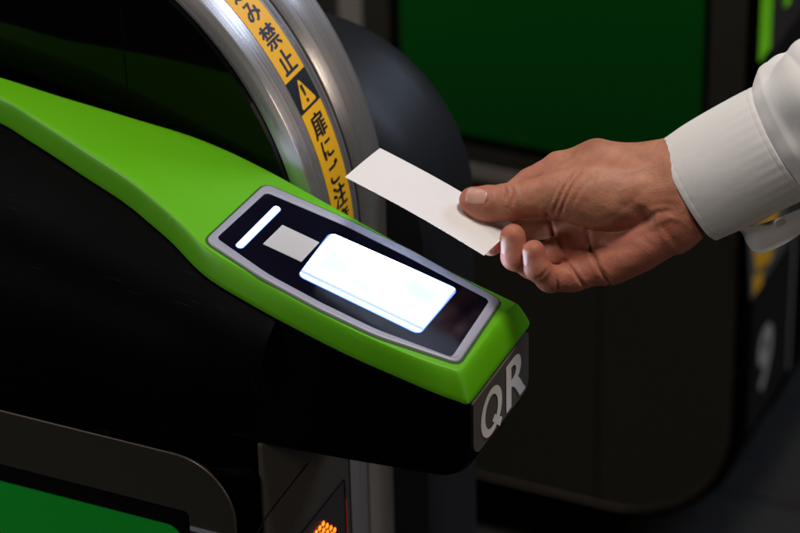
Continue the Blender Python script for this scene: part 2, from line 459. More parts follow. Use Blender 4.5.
def tight_loop(px, rad, n=160):
    q = [np.array(p) for p in roundpoly([uvp(*p) for p in px], rad, 7)]; q.append(q[0])
    L_ = np.r_[0, np.cumsum([np.linalg.norm(q[i+1]-q[i]) for i in range(len(q)-1)])]; ss = np.linspace(0, L_[-1], n, endpoint=False)
    Q = np.array(q); return list(zip(np.interp(ss, L_, Q[:, 0]), np.interp(ss, L_, Q[:, 1])))
lo = tight_loop([(205, 241.5), (265.5, 185), (345, 220), (410, 251.5), (500.5, 301.5), (458, 364), (375, 336.5), (320, 310.5), (262, 279)], [.0065, .0065, .1, .1, .005, .005, .1, .1, .1])
li = tight_loop([(216.5, 239.5), (266, 194), (345, 227.5), (410, 260), (489, 301.5), (451, 358.5), (376, 330.5), (322, 304.5), (268, 275.5)], [.003, .003, .1, .1, .0025, .0025, .1, .1, .1])
def scale_loop(l, d):   # grow outward by d metres
    c = np.mean(l, axis=0); n = len(l); out = []
    for i in range(n):
        t = np.array(l[(i+1) % n])-np.array(l[i-1]); nn = np.array([t[1], -t[0]]); nn /= np.linalg.norm(nn)
        if nn@(np.array(l[i])-c) < 0: nn = -nn
        out.append(tuple(np.array(l[i])+nn*d))
    return out
rows = [[P_(u, v, h) for u, v in l] for l, h in ((scale_loop(lo, .0003), -.002), (scale_loop(lo, .0002), .0010), (scale_loop(lo, -.0003), .0015), (scale_loop(lo, -.0010), .0017), (scale_loop(li, .0010), .0017), (scale_loop(li, .0003), .0014), (li, .0008), (li, -.001))]
V, F = grid(rows, True); part('reader_bezel', V, F, M['bezel'])
# dark gap line where the bezel meets the cover
V, F = grid([[P_(u, v, .0004) for u, v in scale_loop(lo, .0018)], [P_(u, v, .0006) for u, v in scale_loop(lo, -.0004)]], True)
part('bezel_gasket', V, F, mat('gasket', (.02, .07, .01), .6))
lin = scale_loop(li, .0008)
V = [P_(u, v, .0011) for u, v in lin]+[P_(u, v, -.003) for u, v in lin]; n = len(lin)
F = [tuple(range(n)), tuple(range(n, 2*n))[::-1]]+[(i, (i+1) % n, n+(i+1) % n, n+i) for i in range(n)]
glass = part('reader_glass', V, F, M['panelglass'], smooth=False)
def rrect_px(px, rad, h, grow=0):
    q = roundpoly([uvp(*p) for p in px], rad, 6); q = [tuple(p) for p in q]
    if grow: q = scale_loop(q, grow)
    return q
def slab(l, h0, h1):
    V = [P_(u, v, h1) for u, v in l]+[P_(u, v, h0) for u, v in l]; n = len(l)
    return V, [tuple(range(n)), tuple(range(n, 2*n))[::-1]]+[(i, (i+1) % n, n+(i+1) % n, n+i) for i in range(n)]
bar = rrect_px([(275, 207.5), (280.5, 210.5), (241, 250), (235, 247.5)], .0024, 0)
V, F = slab(bar, .0008, .0018); part('status_light', V, F, M['lamp'], parent=glass, smooth=False)
V, F = slab(scale_loop(bar, .0007), .0008, .0014); part('status_light_edge', V, F, M['glow_slot'], parent=glass, smooth=False)
V, F = slab(rrect_px([(282, 226.5), (319, 244), (301, 263.5), (262.5, 245.5)], .0003, 0), .0008, .00145); part('blank_label', V, F, M['label'], parent=glass, smooth=False)
win_c = [(330, 234.5), (457, 290.5), (418.5, 335.5), (298, 277)]
wl = rrect_px(win_c, .0045, 0)
V = [P_(u, v, .0018) for u, v in wl]+[P_(u, v, .0009) for u, v in wl]; n = len(wl)
F = [tuple(range(n))]+[(i, (i+1) % n, n+(i+1) % n, n+i) for i in range(n)]
idx = [0]+[1]*n
wo = part('scanner_window', V, F, [M['window'], M['window_rim']], parent=glass, smooth=False, idx=idx)
uvl = wo.data.uv_layers.new(name='UVMap')
us = [a for a, b in wl]; vs = [b for a, b in wl]
for lp in wo.data.loops:
    i = lp.vertex_index % n
    uvl.data[lp.index].uv = ((wl[i][0]-min(us))/(max(us)-min(us)), (wl[i][1]-min(vs))/(max(vs)-min(vs)))
V, F = slab(scale_loop(wl, .0007), .0009, .0013); part('window_edge', V, F, M['glow_slot'], parent=glass, smooth=False)

# ---- cabinet
XC, YC = -.048, -.100
ZB = .075
YB = .055
prof = roundpoly([(-.95, .90), (-.95, ZB), (XC, ZB), (XC, .90)], [.0, .02, .155, 0], 16)   # x,z side outline (lower part)
V, F = prism([np.array([a, YC, b]) for a, b in prof], [np.array([a, YB, b]) for a, b in prof])
cab = part('cabinet', V, F, [M['black'], M['dim']], smooth=False)
bevel(cab, .010, 4, 50)
# plinth
V, F = boxvf(-.9, XC-.16, YC+.03, YB-.02, 0, ZB+.01); part('plinth', V, F, M['seam'], smooth=False)
# shoulder : smooth black shell from cabinet edge up to the green cover's near edge
lowx = [p[0] for p in low]; lowy = [p[1] for p in low]
rows = []
xs = list(np.linspace(-.95, -.12, 40))+[-.105, -.092, -.081, -.072, -.064, -.058, -.053, -.0495, XC]
for x in xs:
    xx = max(x, lowx[0])
    yl_ = float(np.interp(xx, lowx, lowy)); zl = hz(x)-DROP-.002
    # plan rounding towards the cabinet's front corner
    t = max(0, (x+.12)/(XC+.12)); ys = YC-.0008+.010*(1-math.sqrt(max(0, 1-t*t)))
    P0 = np.array([x, yl_+.004, zl+.001]); P3 = np.array([x, ys, .884]); P1 = np.array([x, ys+.25*(yl_-ys), zl-.006-.004]); P2 = np.array([x, ys, zl-.05])
    P1 = np.array([x, (yl_*.35+ys*.65), zl-.012]); P2 = np.array([x, ys, zl-.022])
    row = [(1-s)**3*P0+3*s*(1-s)**2*P1+3*s*s*(1-s)*P2+s**3*P3 for s in np.linspace(0, 1, 16)]
    rows.append(row)
V, F = grid(rows)
# close the front end of the shell down to the front panel
sh = part('side_housing', V, F, M['black'])
recalc(sh)
# back wall so no gap shows from other positions
V, F = boxvf(-.94, XC-.004, -.02, YB-.004, .89, .94); part('housing_core', V, F, M['black_nose'], smooth=False)

YRF = float(atX(350, 500, XC+.0045)[1])
# front panel (taupe), with a horizontal joint
pts = roundpoly([(YC+.008, .918), (YRF, .918), (YRF, .22), (YC+.008, .22)], [.002, .002, .004, .004])
V, F = prism([np.array([XC+.0005, a, b]) for a, b in pts], [np.array([XC+.0045, a, b]) for a, b in pts])
fp = part('front_panel', V, F, M['dim'], smooth=False); bevel(fp, .0004, 2)
XP = XC+.0045
s = [atX(308, 463, XP), atX(275, 505, XP), atX(268, 514, XP), atX(262, 524, XP), atX(257, 536, XP)]
s += [s[-1]+np.array([0, -.002, -.1])]
V, F = tube([p+np.array([.0001, 0, 0]) for p in resample(s, 24)], .0005, 6); part('panel_joint', V, F, M['seam'], parent=fp)
# LED display : a framed smoked face
dt = float(atX(343, 479, XP)[2]); dr = float(atX(344, 500, XP)[1])
pts = roundpoly([(dr-.105, dt), (dr, dt), (dr, dt-.15), (dr-.105, dt-.15)], .002)
V, F = prism([np.array([XP-.001, a, b]) for a, b in pts], [np.array([XP+.0009, a, b]) for a, b in pts])
led = part('display', V, F, M['led_face'], smooth=False)
V, F = tube([(XP+.0009, a, b) for a, b in pts], .0006, 6, True); part('display_edge', V, F, M['seam'], parent=led)
V, F = boxvf(XP+.0005, XP+.0014, dr+.0004, dr+.0011, dt-.06, dt-.018); part('red_edge_light', V, F, M['orange_dim'], parent=led, smooth=False)
# arrow made of dots: rows fan from a top row of two
def dots(center_y, top_z, rowsn, m, pitch=.0058):
    vs_, fs_ = [], []
    for (iy, iz) in rowsn:
        c = np.array([XP+.0012, center_y+iy*pitch, top_z-iz*pitch])
        ring = [c+np.array([0, .0021*math.cos(q), .0021*math.sin(q)]) for q in np.linspace(0, 2*math.pi, 10, endpoint=False)]
        b = len(vs_); vs_ += ring+[c+np.array([.0012, 0, 0])]
        fs_ += [(b+i, b+(i+1) % 10, b+10) for i in range(10)]
    return vs_, fs_
c0 = atX(320, 526, XP)
arrow = []
for iz in range(9):
    w = min(1+iz, 4) if iz < 5 else 1
    for iy in range(-w, w+1):
        arrow.append((iy, iz))
V, F = dots(float(c0[1])-.003, float(c0[2])+.0005, arrow, None)
leds = part('led_arrow', V, F, M['orange'], parent=led)

# side panel: dark skin with bright edge trim, green window panel
def sidepx(x, y): p = atY(x, y, YC-.003); return float(p[0]), float(p[2])
zt_ = (sidepx(0, 412.5)[1]+sidepx(165, 452)[1])/2; xr_ = sidepx(235, 528)[0]
outer = roundpoly([(-.93, zt_), (xr_, zt_), (xr_, .092), (-.93, .092)], [.02, .045, .135, .05], 20)
gz = sidepx(90, 488)[1]; gx = sidepx(188, 515)[0]
inner = roundpoly([(-.444, gz), (gx, gz), (gx, .506), (-.444, .506)], .004, 3)
# ring with a hole: use bmesh triangle fill
def plate_with_hole(outer, inner, y, th):
    bm = bmesh.new()
    rings = []
    for l in (outer, inner):
        vs_ = [bm.verts.new((a, y, b)) for a, b in l]
        es = [bm.edges.new((vs_[i], vs_[(i+1) % len(vs_)])) for i in range(len(vs_))]
        rings += es
    bmesh.ops.triangle_fill(bm, use_beauty=True, use_dissolve=False, edges=rings)
    r = bmesh.ops.extrude_face_region(bm, geom=list(bm.faces))
    bmesh.ops.translate(bm, verts=[v for v in r['geom'] if isinstance(v, bmesh.types.BMVert)], vec=(0, th, 0))
    bmesh.ops.recalc_face_normals(bm, faces=bm.faces)
    bm.verts.index_update()
    V = [tuple(v.co) for v in bm.verts]; F = [tuple(v.index for v in q.verts) for q in bm.faces]; bm.free()
    return V, F
V, F = plate_with_hole(outer, inner, YC-.0018, .003)
sp = part('side_panel', V, F, M['side'], smooth=False)
V, F = tube([(a, YC-.0018, b) for a, b in outer], .0008, 6, True)
part('edge_trim', V, F, M['trim'], parent=sp)
V, F = boxvf(-.2095, -.2075, YC-.0022, YC-.0016, .095, .515); part('panel_joint', V, F, M['seam'], parent=sp, smooth=False)
gi = roundpoly([(-.441, gz-.002), (gx-.002, gz-.002), (gx-.002, .508), (-.441, .508)], .003, 3)
V, F = prism([np.array([a, YC-.0006, b]) for a, b in gi], [np.array([a, YC+.004, b]) for a, b in gi]); part('window_frame', V, F, M['seam'], smooth=False)
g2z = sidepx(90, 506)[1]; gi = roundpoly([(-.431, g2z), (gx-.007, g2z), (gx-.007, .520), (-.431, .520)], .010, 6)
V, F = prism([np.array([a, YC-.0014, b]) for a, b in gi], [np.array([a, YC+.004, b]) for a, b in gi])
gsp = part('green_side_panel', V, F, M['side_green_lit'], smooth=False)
V, F = boxvf(-.9, gx, YC-.0035, YC-.0020, .470, .486); Vr, Fr = boxvf(-.500, -.474, YC-.0035, YC-.0020, .50, .86); V, F = join([(V, F)])
M['rail'] = mat('dull_rail', (.22, .20, .18), .45)
part('rail', V, F, M['rail'], smooth=False)
part('upright', Vr, Fr, M['rail'], smooth=False)
V, F = boxvf(gx+.001, gx+.024, YC-.0034, YC-.0020, float(sidepx(200, 529)[1])-.003, float(sidepx(200, 529)[1])+.0)
part('latch_strip', V, F, M['bezel'], smooth=False)

# ---- steel arch beside the reader
ACX, ACZ, AR = -.3447, .947, .267
EE = [(Y, ACX, ACZ, AR+dr) for Y, dr in ((.0748, -.0125), (.0772, -.0012), (.0790, 0), (.1365, 0), (.1372, -.0022), (.1385, -.0022), (.1392, 0), (.1815, 0), (.1830, -.0015))]
def pt(e, t):
    Y, cx, cz, Rr = e
    if t >= 0 and t <= math.pi: return np.array([cx+Rr*math.cos(t), Y, cz+Rr*math.sin(t)])
    if t < 0: return np.array([cx+Rr, Y, cz+t*.25])
    return np.array([cx-Rr, Y, cz-(t-math.pi)*.25])
ts = list(np.linspace(-3.85, -.02, 30))+list(np.linspace(0, math.pi, 120))+list(np.linspace(math.pi+.02, math.pi+3.85, 30))
Elist = []
for a, b in zip(EE[:-1], EE[1:]):
    Elist.append((a, b))
rows = [[pt(e, t) for t in ts] for e in EE]
# rear closing wall
back = (.190, ACX, ACZ, AR-.03)
rows.append([pt(back, t) for t in ts])
V, F = grid(rows)
nt_ = len(ts); EEY = [e[0] for e in EE]+[.2]
idx = []
for i in range(len(rows)-1):
    idx += [1 if i in (3, 4, 5) else 0]*(nt_-1)
arch = part('arch', V, F, [M['steel'], M['groove']], idx=idx)
uvl = arch.data.uv_layers.new(name='UVMap')
for lp in arch.data.loops:
    i, j = divmod(lp.vertex_index, nt_)
    uvl.data[lp.index].uv = (EEY[i]*4, ts[j]*.25)
S_E0 = (.08, -.317, .964, .236); S_E1 = EE[3]
def Sarch(t, v, h=.0006):
    p = pt((.080+v*.0575, ACX, ACZ, AR), t)
    n = np.array([math.cos(t), 0, math.sin(t)]) if t >= 0 else np.array([1., 0, 0])
    return p+n*h
V0, V1 = .32, .835; VM = (V0+V1)/2
RA = .267
def band(t0, t1, v0, v1, h, nt=60, nv=5): return grid([[Sarch(t, v, h) for t in np.linspace(t0, t1, nt)] for v in np.linspace(v0, v1, nv)])
V, F = band(.518, 1.25, V0, V1, .0003); st_a = part('warning_sticker', V, F, M['yellow'], parent=arch)
V, F = band(.424, .5175, V0, V1, .0003, 16); st_b = part('warning_sticker', V, F, M['ink'], parent=arch)
V, F = band(-.5, .4235, V0, V1, .0003); st_c = part('warning_sticker', V, F, M['yellow'], parent=arch)
WID = .0575    # arc length across v = 0..1
def arch_place(t0):
    def f(a, b):   # a: across (m), b: up (m)
        return Sarch(t0+b/RA, VM+a/WID, .00045)
    return f
def subdiv_text(ch, t0, size, off=.018):
    V_, F_ = text_vf(ch, 0, 3)
    if not len(V_): return [], []
    s = size
    f = arch_place(t0); n_up = np.array([math.cos(t0), 0, math.sin(t0)])
    out = []
    for k, (dx, dy) in enumerate(((0, 0), (.014, .014), (-.014, .014), (.014, -.014), (-.014, -.014), (.026, 0), (-.026, 0))):
        out.append(([f((a+dx)*s, (b+dy)*s)+n_up*k*.00004 for a, b in V_], F_))
    return join(out)
def sub_tri(V_, F_, maxlen):
    return V_, F_
top_chars = [('\u8fbc', .789, .0185), ('\u307f', .718, .0180), ('\u7981', .640, .0195), ('\u6b62', .563, .0195), ('\u3051', .875, .018), ('\u99c6', .95, .018)]
bot_chars = [('\u6249', .372, .0195), ('\u306b', .302, .0175), ('\u3054', .233, .0175), ('\u6ce8', .163, .019), ('\u610f', .090, .019)]
V, F = join([subdiv_text(*c) for c in top_chars]); part('lettering', V, F, M['navy'], parent=arch, smooth=False)
V, F = join([subdiv_text(*c) for c in bot_chars]); part('lettering', V, F, M['ink'], parent=arch, smooth=False)
# warning triangle
tc_ = .470; tf = arch_place(tc_)
def lay(poly, h):
    f = lambda a, b: Sarch(tc_+b/RA, VM+a/WID, h)
    return [f(a, b) for a, b in poly], [tuple(range(len(poly)))]
tri = roundpoly([(-.0112, -.0102), (.0112, -.0102), (0, .0108)], .0014, 4)
V, F = lay(tri, .0006)
part('warning_triangle', V, F, M['yellow'], parent=arch, smooth=False)
ex = join([lay([(-.0016, .0052), (.0016, .0052), (.0008, -.0030), (-.0008, -.0030)], .0009), lay([(.0015*math.cos(q), -.0065+.0015*math.sin(q)) for q in np.linspace(0, 6.28, 9)[:-1]], .0009)])
part('exclamation_mark', *ex, M['ink'], parent=arch, smooth=False)

# ---- smoked door panel inside the arch (vertical), with a joint
pp_ = [(ACX-AR+.013, .01), (ACX+AR-.013, .01)]+[(float(pt((0, ACX, ACZ, AR-.013), t)[0]), float(pt((0, ACX, ACZ, AR-.013), t)[2])) for t in np.linspace(0, math.pi, 60)]
V, F = prism([np.array([a, .0700, b]) for a, b in pp_], [np.array([a, .078, b]) for a, b in pp_])
sg = part('smoked_panel', V, F, M['smoke'], smooth=False)
sx = float(atY(125, 60, .07)[0])
V, F = boxvf(sx-.0003, sx+.0003, .0697, .0702, .9, 1.19); part('panel_joint', V, F, M['seam'], parent=sg, smooth=False)

V, F = boxvf(-.11, ACX+AR+.0005, .0555, .0768, 0, .90); po = part('post', V, F, M['steel'], smooth=False)
# ---- rounded dark hood behind the arch
def hood_pt(cx, cz, Rr, t, y):
    if t >= 0: return np.array([cx+Rr*math.cos(t), y, cz+Rr*math.sin(t)])
    return np.array([cx+Rr, y, cz+t*.25])
ts2 = list(np.linspace(-3.55, -.05, 20))+list(np.linspace(0, math.pi*.5, 40))
rows = []
def hrow(y, d):   # centre drifts so that the silhouette fits
    k = (y-.14)/.16
    return [hood_pt(-.186-.0, .904+.0, .137-d, t, y) for t in ts2]+[np.array([-.45, y, .904+.137-d])]
for y, d in ((.184, .12), (.184, .001), (.185, .0), (.22, .0), (.262, .0), (.275, .0012), (.285, .004), (.293, .009), (.298, .016), (.300, .026), (.300, .12)):
    rows.append(hrow(y, d))
V, F = grid(rows); hood = part('hood', V, F, M['hood']); recalc(hood)

# far side skins so the body is closed from behind
V, F = boxvf(-.93, -.12, .155, .285, .02, .90); part('door_housing', V, F, M['seam'], smooth=False)

tag(gate, 'near ticket gate with bright green cover, lit scanner window and QR on its nose', 'ticket gate', 'ticket gates side by side')

# ---------------------------------------------------------------- second gate across the passage
def copy_tree(o, parent=None, skip=()):
    c = o.copy(); COL.objects.link(c)
    if parent is not None: c.parent = parent
    for ch in list(o.children):
        if ch.name.split('.')[0] in skip: continue
        copy_tree(ch, c, skip)
    return c
kids = list(gate.children)
g2 = copy_tree(gate, skip=('led_arrow', 'red_edge_light', 'arch', 'post', 'hood', 'smoked_panel', 'door_housing'))
g2.location = (-.4-.012, 1.104, 0)
for k in ('label', 'category', 'group'): pass
tag(g2, 'dim out of focus ticket gate across the passage with large dark green side panel', 'ticket gate', 'ticket gates side by side')
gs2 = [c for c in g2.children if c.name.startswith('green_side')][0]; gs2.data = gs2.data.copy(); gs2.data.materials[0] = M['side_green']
disp2 = [c for c in g2.children if c.name.startswith('display')][0]
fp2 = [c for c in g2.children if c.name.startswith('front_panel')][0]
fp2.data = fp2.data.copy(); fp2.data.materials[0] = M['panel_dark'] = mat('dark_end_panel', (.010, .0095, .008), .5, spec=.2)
def part2(name, V, F, m, parent=g2, **k):
    V = [np.array(v, float)-np.array((-.412, 1.104, 0)) for v in V]
    return mesh(name, V, F, m, parent, **k)
X2 = XP-.012+.0006
for c in list(disp2.children):
    if 'led' in c.name or 'red' in c.name: bpy.data.objects.remove(c)
a = atX(769, -14, X2+.0015); b = atX(768, 50, X2+.0015)
V, F = boxvf(X2+.0008, X2+.0022, a[1]-.020, a[1]+.012, b[2], a[2]+.03); part2('green_arrow_light', V, F, M['greenled'], parent=disp2, smooth=False)
a = atX(788, -14, X2+.0015); b = atX(787, 5, X2+.0015)
V, F = boxvf(X2+.0008, X2+.0022, a[1]-.006, a[1]+.008, b[2], a[2]+.03); part2('green_arrow_light', V, F, M['greenled'], parent=disp2, smooth=False)
q = [atX(x, y, X2)+np.array([.0006, 0, 0]) for x, y in ((750, 236), (776, 218), (776, 262), (765, 270), (763, 288), (751, 296))]
q = [atX(x, y, X2)+np.array([.0006, 0, 0]) for x, y in ((750, 232), (778, 205), (771, 258), (757, 276))]
q2 = [atX(x, y, X2)+np.array([.0006, 0, 0]) for x, y in ((753, 278), (764, 262), (761, 285), (753, 296))]
st2 = part2('caution_sticker', q+q2, [(0, 1, 2, 3), (4, 5, 6, 7)], M['yellow'], parent=fp2, smooth=False)
q = [atX(x, y, X2)+np.array([.0005, 0, 0]) for x, y in ((747, 200), (792, 150), (786, 244), (750, 302))]
part2('sticker_backing', q, [(0, 1, 2, 3)], mat('grey_sticker', (.10, .10, .10), .5), parent=fp2, smooth=False)
prof2 = roundpoly([(-.962, .90), (-.962, ZB), (XC-.010, ZB), (XC-.010, .90)], [.0, .02, .155, 0], 16)
V, F = prism([np.array([a, 1.104+YB+.001, b]) for a, b in prof2], [np.array([a, 1.44, b]) for a, b in prof2]); part2('rear_housing', V, F, M['black'], smooth=False)
ya = float(atX(790, 280, XC-.009)[1]); V, F = boxvf(XC-.012, XC-.0085, ya-.008, ya+.012, .22, .88); part2('steel_strip', V, F, M['rail'], smooth=False)
c9 = atX(764, 357, X2)
V, F = glyphs([('9', float(c9[1]), float(c9[2]), .046, .080, .035)], lambda a, b: (X2+.001, a, b), None)
part2('number', V, F, mat('faded_number', (.40, .37, .35), .6), parent=fp2, smooth=False)

# ==================================================================== floor
V = [(-12, -8, 0), (12, -8, 0), (12, 14, 0), (-12, 14, 0)]
fl_ = mesh('floor', V, [(0, 1, 2, 3)], M['floor'], smooth=False); tag(fl_, kind='structure')
fl_['label'] = 'dark tiled station floor'
del fl_['label']

# ==================================================================== hand (signed distance field -> one continuous mesh)
HP0 = CAM+ray(560, 215)*2.10
HA = np.array([r_, u_, -f_])          # local axes: right, up, towards the camera
def H(px, py, z):
    P = CAM+ray(px, py)*(2.10-z/1000.0)-HP0
    return HA@P*1000.0
def toW(L): return HP0+(np.asarray(L)/1000.0)@HA
def smin(a, b, k):
    h = np.clip(.5+.5*(b-a)/k, 0, 1); return b*(1-h)+a*h-k*h*(1-h)
def cone(P, a, b, ra, rb):
    ba = b-a; t = np.clip(((P-a)@ba)/(ba@ba), 0, 1)
    return np.linalg.norm(P-(a+t[:, None]*ba), axis=1)-(ra+(rb-ra)*t)
def ell(P, c, ax, rad):     # ax: 3x3 rows = axes
    q = (P-c)@ax.T; rad = np.array(rad, float)
    k0 = np.linalg.norm(q/rad, axis=1); k1 = np.linalg.norm(q/(rad*rad), axis=1)
    return k0*(k0-1)/np.maximum(k1, 1e-6)
def axes(d, up=(0, 0, 1)):
    d = np.array(d, float); d /= np.linalg.norm(d); up = np.array(up, float); up = up-d*(up@d); up /= np.linalg.norm(up)
    return np.array([d, np.cross(up, d), up])
# joints (photo pixel x, y, mm towards the camera), radius mm
FING = {
 'thumb':  [(H(473, 200, 3), 9.2), (H(486, 203, 3.5), 11.2), (H(508, 202.5, 4), 12.2), (H(532, 198, 6), 12.4), (H(562, 194, 8), 15)],
 'index':  [(H(482, 214, -14), 7.5), (H(500, 203, -29), 8.2), (H(531, 182, -32), 9.4), (H(558, 167, -26), 10), (H(596, 160, -18), 12.5)],
 'middle': [(H(491, 244, 3), 7.6), (H(507, 236, -8), 8.2), (H(526, 227, -20), 9.6), (H(556, 222, -22), 11), (H(592, 214, -14), 12)],
 'ring':   [(H(513, 236.5, 14), 8.4), (H(515, 257, 10), 8.8), (H(532, 264, -3), 9.8), (H(564, 249, -9), 11), (H(598, 240, -8), 12)],
 'pinky':  [(H(534, 251.5, 22), 7.6), (H(537, 268, 19), 8.2), (H(550, 279, 11), 8.6), (H(572, 277, 5), 9.8), (H(604, 265, 2), 12)],
}
W0 = H(668, 196, 0)
AX = np.array([.83, .50, .25]); AX /= np.linalg.norm(AX)
def palm(P):
    d = cone(P, H(600, 163.5, -16), H(655, 179, -6), 14.5, 23)               # radial back
    d = smin(d, cone(P, H(594, 210, -18), H(660, 195, -5), 13, 24), 9)
    d = smin(d, cone(P, H(602, 240, -12), H(662, 212, -4), 13, 22), 9)
    d = smin(d, cone(P, H(610, 262, -3), H(668, 222, 0), 13.5, 20), 9)       # hypothenar
    d = smin(d, ell(P, H(640, 248, 3), axes((-.80, -.50, .0)), (34, 14, 16)), 8)
    d = smin(d, cone(P, H(560, 194, 8), H(612, 196, 8), 14.5, 19.5), 6)     # thumb metacarpal
    d = smin(d, ell(P, H(603, 196, 10), axes((-1, -.04, 0)), (34, 22, 19)), 6)   # thenar
    d = smin(d, cone(P, H(560, 182, -8), H(600, 168, -8), 10, 15), 10)      # web / first interosseous
    d = smin(d, cone(P, H(572, 214, -20), H(580, 262, -4), 11.5, 10.5), 6)      # pads below the fingers
    # wrist and forearm
    a = W0; b = W0+AX*95
    q = P-a; t = np.clip((q@AX)/95, 0, 1); ax = axes(AX)
    c = q-(t*95)[:, None]*AX
    u = c@ax[1]; w = c@ax[2]
    fl = (np.sqrt((u/31.5)**2+(w/23)**2+1e-9)-1)*23
    fl = np.maximum(fl, np.maximum(-(q@AX)-6, (q@AX)-95))
    d = smin(d, fl, 14)
    return d
def seg2(P, a, b):
    ba = b-a; t = np.clip(((P-a)@ba)/(ba@ba), 0, 1); return np.linalg.norm(P-(a+t[:, None]*ba), axis=1)
# skin folds: polylines in photo pixels, width mm, depth mm, z range
FOLDS = [
 ([(586, 172), (606, 168), (628, 172), (652, 164)], 2.0, -.55, -12, 60), ([(612, 166), (624, 156), (646, 152)], 1.8, -.5, -20, 60), ([(652, 226), (668, 218), (684, 222)], 1.8, -.5, -12, 60),
 ([(484, 185.5), (489.5, 190), (489.8, 198), (485, 205)], .8, .55, -4, 40), ([(464, 187), (474, 185), (484, 186)], .7, .35, -4, 40),
 ([(504, 186), (506.5, 193), (505.5, 202)], .9, 1.15, -4, 40), ([(511, 184.5), (513.5, 194), (512, 204)], 1.0, 1.3, -4, 40), ([(498.5, 187), (500.5, 193)], .7, .4, -4, 40),
 ([(508, 205), (509, 212)], .8, .4, -4, 40),
 ([(572, 172), (562, 190), (556, 205), (553, 213)], 1.0, 1.1, -12, 60), ([(581, 170), (569, 190), (562, 206), (560, 215)], 1.0, 1.0, -12, 60), ([(563, 178), (555, 190), (549, 206)], .9, .5, -12, 60),
 ([(588, 178), (578, 192), (570, 206)], 1.2, .5, -12, 60), ([(598, 170), (588, 184)], 1.2, .35, -12, 60),
 ([(545, 211), (551, 221), (556, 236), (563, 252)], 1.2, 1.6, -40, 20),
 ([(588, 231), (591, 250), (598, 268), (610, 284)], 1.3, 1.5, -40, 40),
 ([(566, 262), (573, 272), (584, 287)], 1.1, 1.3, -40, 40),
 ([(556, 277), (556.5, 292)], .9, 1.1, -10, 60), ([(534, 279), (541, 276), (546, 269)], .8, .8, -10, 60),
 ([(602, 232), (622, 232), (640, 224), (655, 213), (672, 210)], 1.9, .95, -40, 60),
 ([(648, 207), (663, 204), (676, 206)], 1.6, .5, -40, 60), ([(655, 222), (668, 236), (676, 245)], 1.6, .4, -40, 60), ([(640, 236), (655, 252)], 2, .35, -40, 60),
 ([(596, 244), (612, 250), (632, 246)], 2.2, .5, -40, 40), ([(612, 212), (628, 204), (640, 190)], 2.2, .4, 0, 60), ([(600, 222), (618, 214)], 1.6, .3, 0, 60),
]
def fold_field(P):
    out = np.zeros(len(P))
    for pts, w, dep, z0, z1 in FOLDS:
        q = [H(x, y, 10)[:2] for x, y in pts]
        dm = np.full(len(P), 1e9); e0 = np.minimum(np.linalg.norm(P[:, :2]-q[0], axis=1), np.linalg.norm(P[:, :2]-q[-1], axis=1))
        for a, b in zip(q[:-1], q[1:]): dm = np.minimum(dm, seg2(P[:, :2], a, b))
        ok = np.clip((P[:, 2]-z0)/3, 0, 1)*np.clip((z1-P[:, 2])/3, 0, 1)
        near = dm < 5*w
        g = np.exp(-(dm/w)**2)*dep-np.exp(-((dm-2.3*w)/(1.3*w))**2)*dep*.22
        out += np.where(near, g*ok*np.clip(e0/(3.2*w), .0, 1)**.7, 0)
    return out
def hand_sdf(P):
    pm = palm(P); tot = None
    for nm, J in FING.items():
        d = None
        for (a, ra), (b, rb) in zip(J[:-1], J[1:]):
            c = cone(P, a, b, ra, rb); d = c if d is None else smin(d, c, 3.0)
        if nm == 'thumb':   # flattened pad
            d = smin(d, ell(P, H(487, 206, 3), axes(J[0][0]-J[2][0]), (14, 10.5, 9)), 4)
        if nm in ('ring', 'pinky', 'middle'):   # pads on the palm side of the bent tips
            pass
        d = smin(pm, d, {'thumb': 7, 'index': 8, 'middle': 7, 'ring': 6, 'pinky': 6}[nm])
        tot = d if tot is None else smin(tot, d, .9)
    return tot
def hand_full(P):
    d = hand_sdf(P)
    nearm = np.abs(d) < 5
    if nearm.any():
        Q = P[nearm]
        d[nearm] = d[nearm]+fold_field(Q)+.22*np.sin(Q[:, 0]*.23+1.3*np.sin(Q[:, 1]*.17))*np.sin(Q[:, 1]*.21+Q[:, 2]*.13)
    return d
